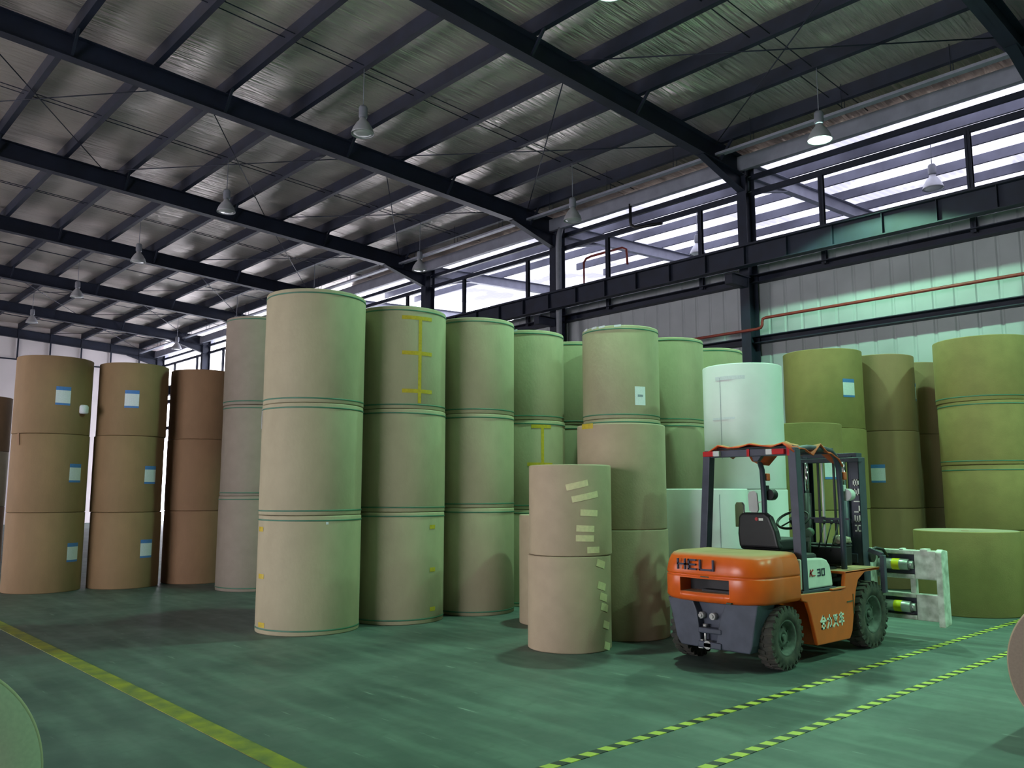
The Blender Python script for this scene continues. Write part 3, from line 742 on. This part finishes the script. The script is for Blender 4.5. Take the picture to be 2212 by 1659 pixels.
m.loft(R_, closed=False, caps=False); o = T('roof_cover', m, M['tarp'], label='crumpled orange tarp over the guard'); sd = o.modifiers.new('thick','SOLIDIFY'); sd.thickness = .012
# lights and mirrors on the front legs
for s in (-1, 1):
    m = MB(); m.box((s*.455+.0, 1.44, 1.80), (.07,.07,.085)); T('turn_indicator', m, M['amber'], .01)
    m = MB(); m.cyl((s*.455+.03,1.43,1.60), (s*.455+.03,1.53,1.60), .065, n=20); m.box((s*.455,1.43,1.67),(.05,.06,.07))
    T('work_lamp', m, M['black'] if s < 0 else M['lens'], .006, label=None if s < 0 else 'clear lamp wrapped in plastic')
m = MB(); m.prism([(-.045,1.40),(.0,1.37),(.055,1.37),(.075,1.41),(.06,1.60),(.03,1.63),(-.03,1.62),(-.055,1.58)], 'y', 1.36, 1.39, Matrix.Translation((-.60, 0, .02)))
m.bar((-.58,1.385,1.5), (-.455,1.38,1.53), .015, .015); o = T('rear_view_mirror', m, M['lens'], .012)
m = MB(); m.prism([(-.05,1.05),(.07,1.05),(.07,1.30),(.05,1.335),(-.03,1.335),(-.05,1.30)], 'y', 1.30, 1.33, Matrix.Translation((-.73, -.02, .18))); m.bar((-.68,1.31,1.30),(-.455,1.38,1.25),.015,.015); T('side_mirror', m, M['mirror'], .01, label='rounded mirror showing olive and blue reflections')
# seat
m = MB()
m.prism([(-.22,1.06),(.24,1.06),(.20,1.24),(.14,1.38),(.08,1.42),(-.18,1.42),(-.22,1.38),(-.235,1.2)], 'y', .46, .56); m.box((0,.74,1.10), (.46,.5,.12)); m.box((0,.70,1.02),(.4,.4,.06))
st = T('operator_seat', m, M['black'], .03, seg=3)
m = MB(); m.cyl((-.0,.452,1.355), (-.0,.458,1.355), .018, n=16); T('seat_badge', m, M['redink'], parent=st)
m = MB(); m.box((.05,.455,1.352),(.05,.006,.026)); T('seat_sticker', m, M['whiteink'], parent=st)
# steering, levers, dash
m = MB(); Mw = Matrix.Translation((-.02,1.22,1.33)) @ Matrix.Rotation(.55,4,'X')
m.lathe([(.17+.014*math.cos(a), .014*math.sin(a)) for a in [i/8*2*PI for i in range(8)]], Mw, n=28, closed_prof=True)
for a in (0, 2.1, 4.2): m.bar(Mw @ Vector((0,0,0)), Mw @ Vector((.165*math.cos(a), .165*math.sin(a), 0)), .02, .012)
m.cyl(Mw @ Vector((0,0,-.03)), Mw @ Vector((0,0,.02)), .04, n=12); T('steering_wheel', m, M['black'])
m = MB(); m.cyl(Mw @ Vector((0,0,0)), (-.02,1.45,.95), .035, n=12); m.box((-.02,1.42,1.08),(.12,.12,.24)); T('steering_column', m, M['black'], .01)
m = MB(); m.box((0,1.52,.95), (.86,.22,.20)); m.box((.0,1.56,1.06),(.88,.14,.03)); m.box((0,1.36,.72),(.8,.45,.06)); m.box((.30,1.2,.78),(.18,.3,.14)); m.box((-.1,1.66,.6),(.7,.1,.5)); T('dashboard', m, M['black'], .02)
for i, x in enumerate((.16,.23,.30)):
    m = MB(); m.cyl((x,1.40,1.0), (x+.02,1.52+.03*i,1.30), .007, n=6); m.cyl((x+.02,1.515+.03*i,1.285), (x+.024,1.53+.03*i,1.325), .014, n=8); T('lever', m, M['black'])
m = MB(); m.tube([(.28,.98,.98),(.28,.99,1.1),(.28,1.0,1.2)], .02); m.cyl((.28,.97,1.2),(.28,1.03,1.22),.045,n=14); m.box((.28,.965,1.14),(.05,.01,.04)); T('gauge_stand', m, M['greenish'])
m = MB(); m.bar((-.15,1.62,1.34),(.42,1.62,1.34),.02,.02); m.box((.12,1.62,1.345),(.05,.03,.03)); T('hand_bar', m, M['guard'])
# mast
def channel(mb, x, y, z0, z1, w_, d_, s):
    t = .014
    mb.box((x+s*w_/2-s*t/2, y, (z0+z1)/2), (t, d_, z1-z0)); mb.box((x, y-d_/2+t/2, (z0+z1)/2), (w_, t, z1-z0)); mb.box((x, y+d_/2-t/2, (z0+z1)/2), (w_, t, z1-z0))
mast = MB()
for s in (-1, 1):
    channel(mast, s*.335, 2.06, .12, 2.02, .10, .17, s); channel(mast, s*.27, 2.07, .14, 2.04, .06, .14, s)
mast.box((0,2.0,1.99), (.80,.10,.05)); mast.box((0,2.08,2.045), (.70,.14,.05)); mast.box((0,1.98,.9),(.66,.05,.10)); mast.box((0,2.0,.2),(.66,.08,.16)); mast.box((0,2.0,1.3),(.60,.03,.05))
ms = T('mast', mast, M['guard'], .006)
for s in (-1, 1):
    m = MB(); m.cyl((s*.225,1.945,.3), (s*.225,1.945,1.62), .042, n=16); T('lift_cylinder', m, M['guard'] if s > 0 else M['black'], parent=ms)
    m = MB(); m.cyl((s*.225,1.945,1.62), (s*.225,1.945,1.97), .024, n=14); T('chrome_rod', m, M['chrome'], parent=ms)
for x in (-.12, -.07, .07):
    m = MB(); m.box((x,2.02,1.15), (.018,.03,1.7)); T('lift_chain', m, M['silver'] if x == -.07 else M['black'], parent=ms)
z = 1.20
for c_ in 'HELI28':
    m = MB(); letter(m, c_, (.372, 1.972, z), (0,0,1), (-1,0,0), .06 if c_ not in 'I-' else .02, .052, .014); z += .105 if c_ not in 'I' else .085
    T('mast_letter', m, M['whiteink'], parent=ms, label='white letter on the mast')
# clamp attachment
def slab_with_window(mb, x0, x1, z0, z1, y, d, wx0, wx1, wz0, wz1):
    for a, b, c_, e in ((x0,wx0,z0,z1),(wx1,x1,z0,z1),(wx0,wx1,z0,wz0),(wx0,wx1,wz1,z1)): mb.box(((a+b)/2, y, (c_+e)/2), (b-a, d, e-c_))
m = MB(); yk = 2.62
for z0, z1 in ((.66,.98),(.21,.50)):
    slab_with_window(m, -.92, .94, z0, z1, yk, .10, .28, .69, z0+.05, z1-.05)
for x in (.31, .66): m.box((x, yk, .58), (.06,.08,.2))
for x in (-.6, -.2, .0): m.box((x, yk, .58), (.08,.08,.2))
m.box((0, 2.35, .58), (.55,.42,.72)); m.box((.80, yk, .985),(.08,.12,.03)); m.box((.55,yk,.985),(.05,.1,.02))
cf = T('clamp_frame', m, M['clampw'], .01, label='worn white clamp frame')
for z0, z1 in ((.66,.98),(.21,.50)):
    m = MB(); m.box((.485, yk+.04, (z0+z1)/2), (.42, .012, .22)); T('recess_plate', m, M['grey_paint'], parent=cf)
for z in (.815, .35):
    m = MB(); m.cyl((.30,yk-.045,z), (.63,yk-.045,z), .062, n=20); m.cyl((.63,yk-.045,z), (.68,yk-.045,z), .045, n=16); o = T('clamp_cylinder', m, M['silver'], parent=cf)
    m = MB(); m.lathe([(.0635,0),(.0635,.085)], Matrix.Translation((.45,yk-.045,z)) @ Matrix.Rotation(PI/2,4,'Y'), n=20); m.build('sticker', M['brightyellow'], cf, fix=False)['label'] = 'yellow sticker on the cylinder'
for s in (-1, 1):
    m = MB(); m.prism([(yk-.10,.16),(yk+.09,.18),(yk+.09,.98),(yk-.04,1.0),(yk-.10,.97)], 'x', s*.97-.035, s*.97+.035); T('clamp_arm', m, M['clampw'], .012)
m = MB(); m.tube([(.33,2.2,.95),(.36,2.35,1.0),(.40,2.45,.98),(.42,2.5,.90)], .018); m.tube([(.30,2.2,.9),(.36,2.38,.95),(.39,2.5,.86)], .016); m.cyl((.33,2.17,.92),(.41,2.17,.92),.07,n=14)
T('hose_bundle', m, M['black'])
m = MB(); m.bar((.60,1.98,.55),(.60,1.98,.95),.05,.06); m.bar((.60,1.98,.95),(.45,1.98,1.0),.04,.05); m.bar((.575,1.98,.80),(.45,1.9,.81),.05,.03); T('fender_bracket', m, M['grey_paint'], .006)
# wheels
def wheel(x, y, r, w_, s, name):
    Mx = Matrix.Translation((x, y, r)) @ Matrix.Rotation(s*PI/2, 4, 'Y')   # local z points outward
    m = MB(); h = w_/2
    m.lathe([(r*.56,-h*.9),(r*.72,-h),(r*.88,-h*.96),(r*.965,-h*.8),(r*.965,h*.8),(r*.88,h*.96),(r*.72,h),(r*.56,h*.9),(r*.54,h*.6),(r*.54,-h*.6)], Mx, n=40, closed_prof=True)
    nl = 26
    for i in range(nl):
        for q in (-1, 1):
            a = 2*PI*(i+(.5 if q > 0 else 0))/nl
            L_ = Mx @ Matrix.Rotation(a, 4, 'Z') @ Matrix.Translation((r*.965, 0, q*h*.5)) @ Matrix.Rotation(q*.25, 4, 'X')
            m.box((0,0,0), (r*.07, r*.13, h*.95), L_)
            L2 = Mx @ Matrix.Rotation(a, 4, 'Z') @ Matrix.Translation((r*.90, 0, q*h*.93))
            m.box((0,0,0), (r*.13, r*.10, h*.12), L2)
    ty = T(name, m, M['rubber'])
    m = MB(); m.lathe([(.0,h*.25),(r*.12,h*.25),(r*.16,h*.45),(r*.24,h*.45),(r*.30,h*.2),(r*.44,h*.25),(r*.50,h*.8),(r*.56,h*.92),(r*.58,h*.86),(r*.55,h*.5),(r*.4,-h*.1),(0,-h*.1)], Mx, n=32)
    rm = T('wheel_rim', m, M['rim'], parent=ty)
    m = MB()
    for i in range(6):
        a = 2*PI*i/6; p = Mx @ Vector((r*.33*math.cos(a), r*.33*math.sin(a), h*.2)); q = Mx @ Vector((r*.33*math.cos(a), r*.33*math.sin(a), h*.42)); m.cyl(p, q, r*.035, n=6)
    m.cyl(Mx @ Vector((0,0,h*.2)), Mx @ Vector((0,0,h*.62)), r*.10, n=14); m.build('wheel_nuts', M['rim'], ty)
for s in (-1, 1):
    wheel(s*.475, 0, .29, .17, s, 'rear_wheel'); wheel(s*.49, 1.72, .345, .20, s, 'front_wheel')
m = MB(); m.cyl((-.4,0,.27), (.4,0,.27), .05, n=12); m.cyl((-.4,1.72,.33), (.4,1.72,.33), .07, n=12); m.box((0,1.72,.36),(.5,.25,.25)); m.box((0,0,.32),(.5,.16,.16)); T('axles', m, M['black'])
# bundle left on the dashboard
m = MB()
bmesh.ops.create_icosphere(m.bm, subdivisions=3, radius=1)
for v in m.bm.verts:
    n_ = 1+.12*math.sin(v.co.x*7+v.co.y*5)+.08*math.sin(v.co.z*9+v.co.x*4); v.co = Vector((v.co.x*.10*n_, v.co.y*.07*n_, max(v.co.z*.06*n_, -.035)))
for f in m.bm.faces: f.smooth = True
o = m.build('plastic_bag', M['bag']); o.location = (-4.36, 8.85, 1.112); tag(o, 'small crumpled clear plastic bag resting on the forklift dashboard', 'bag')
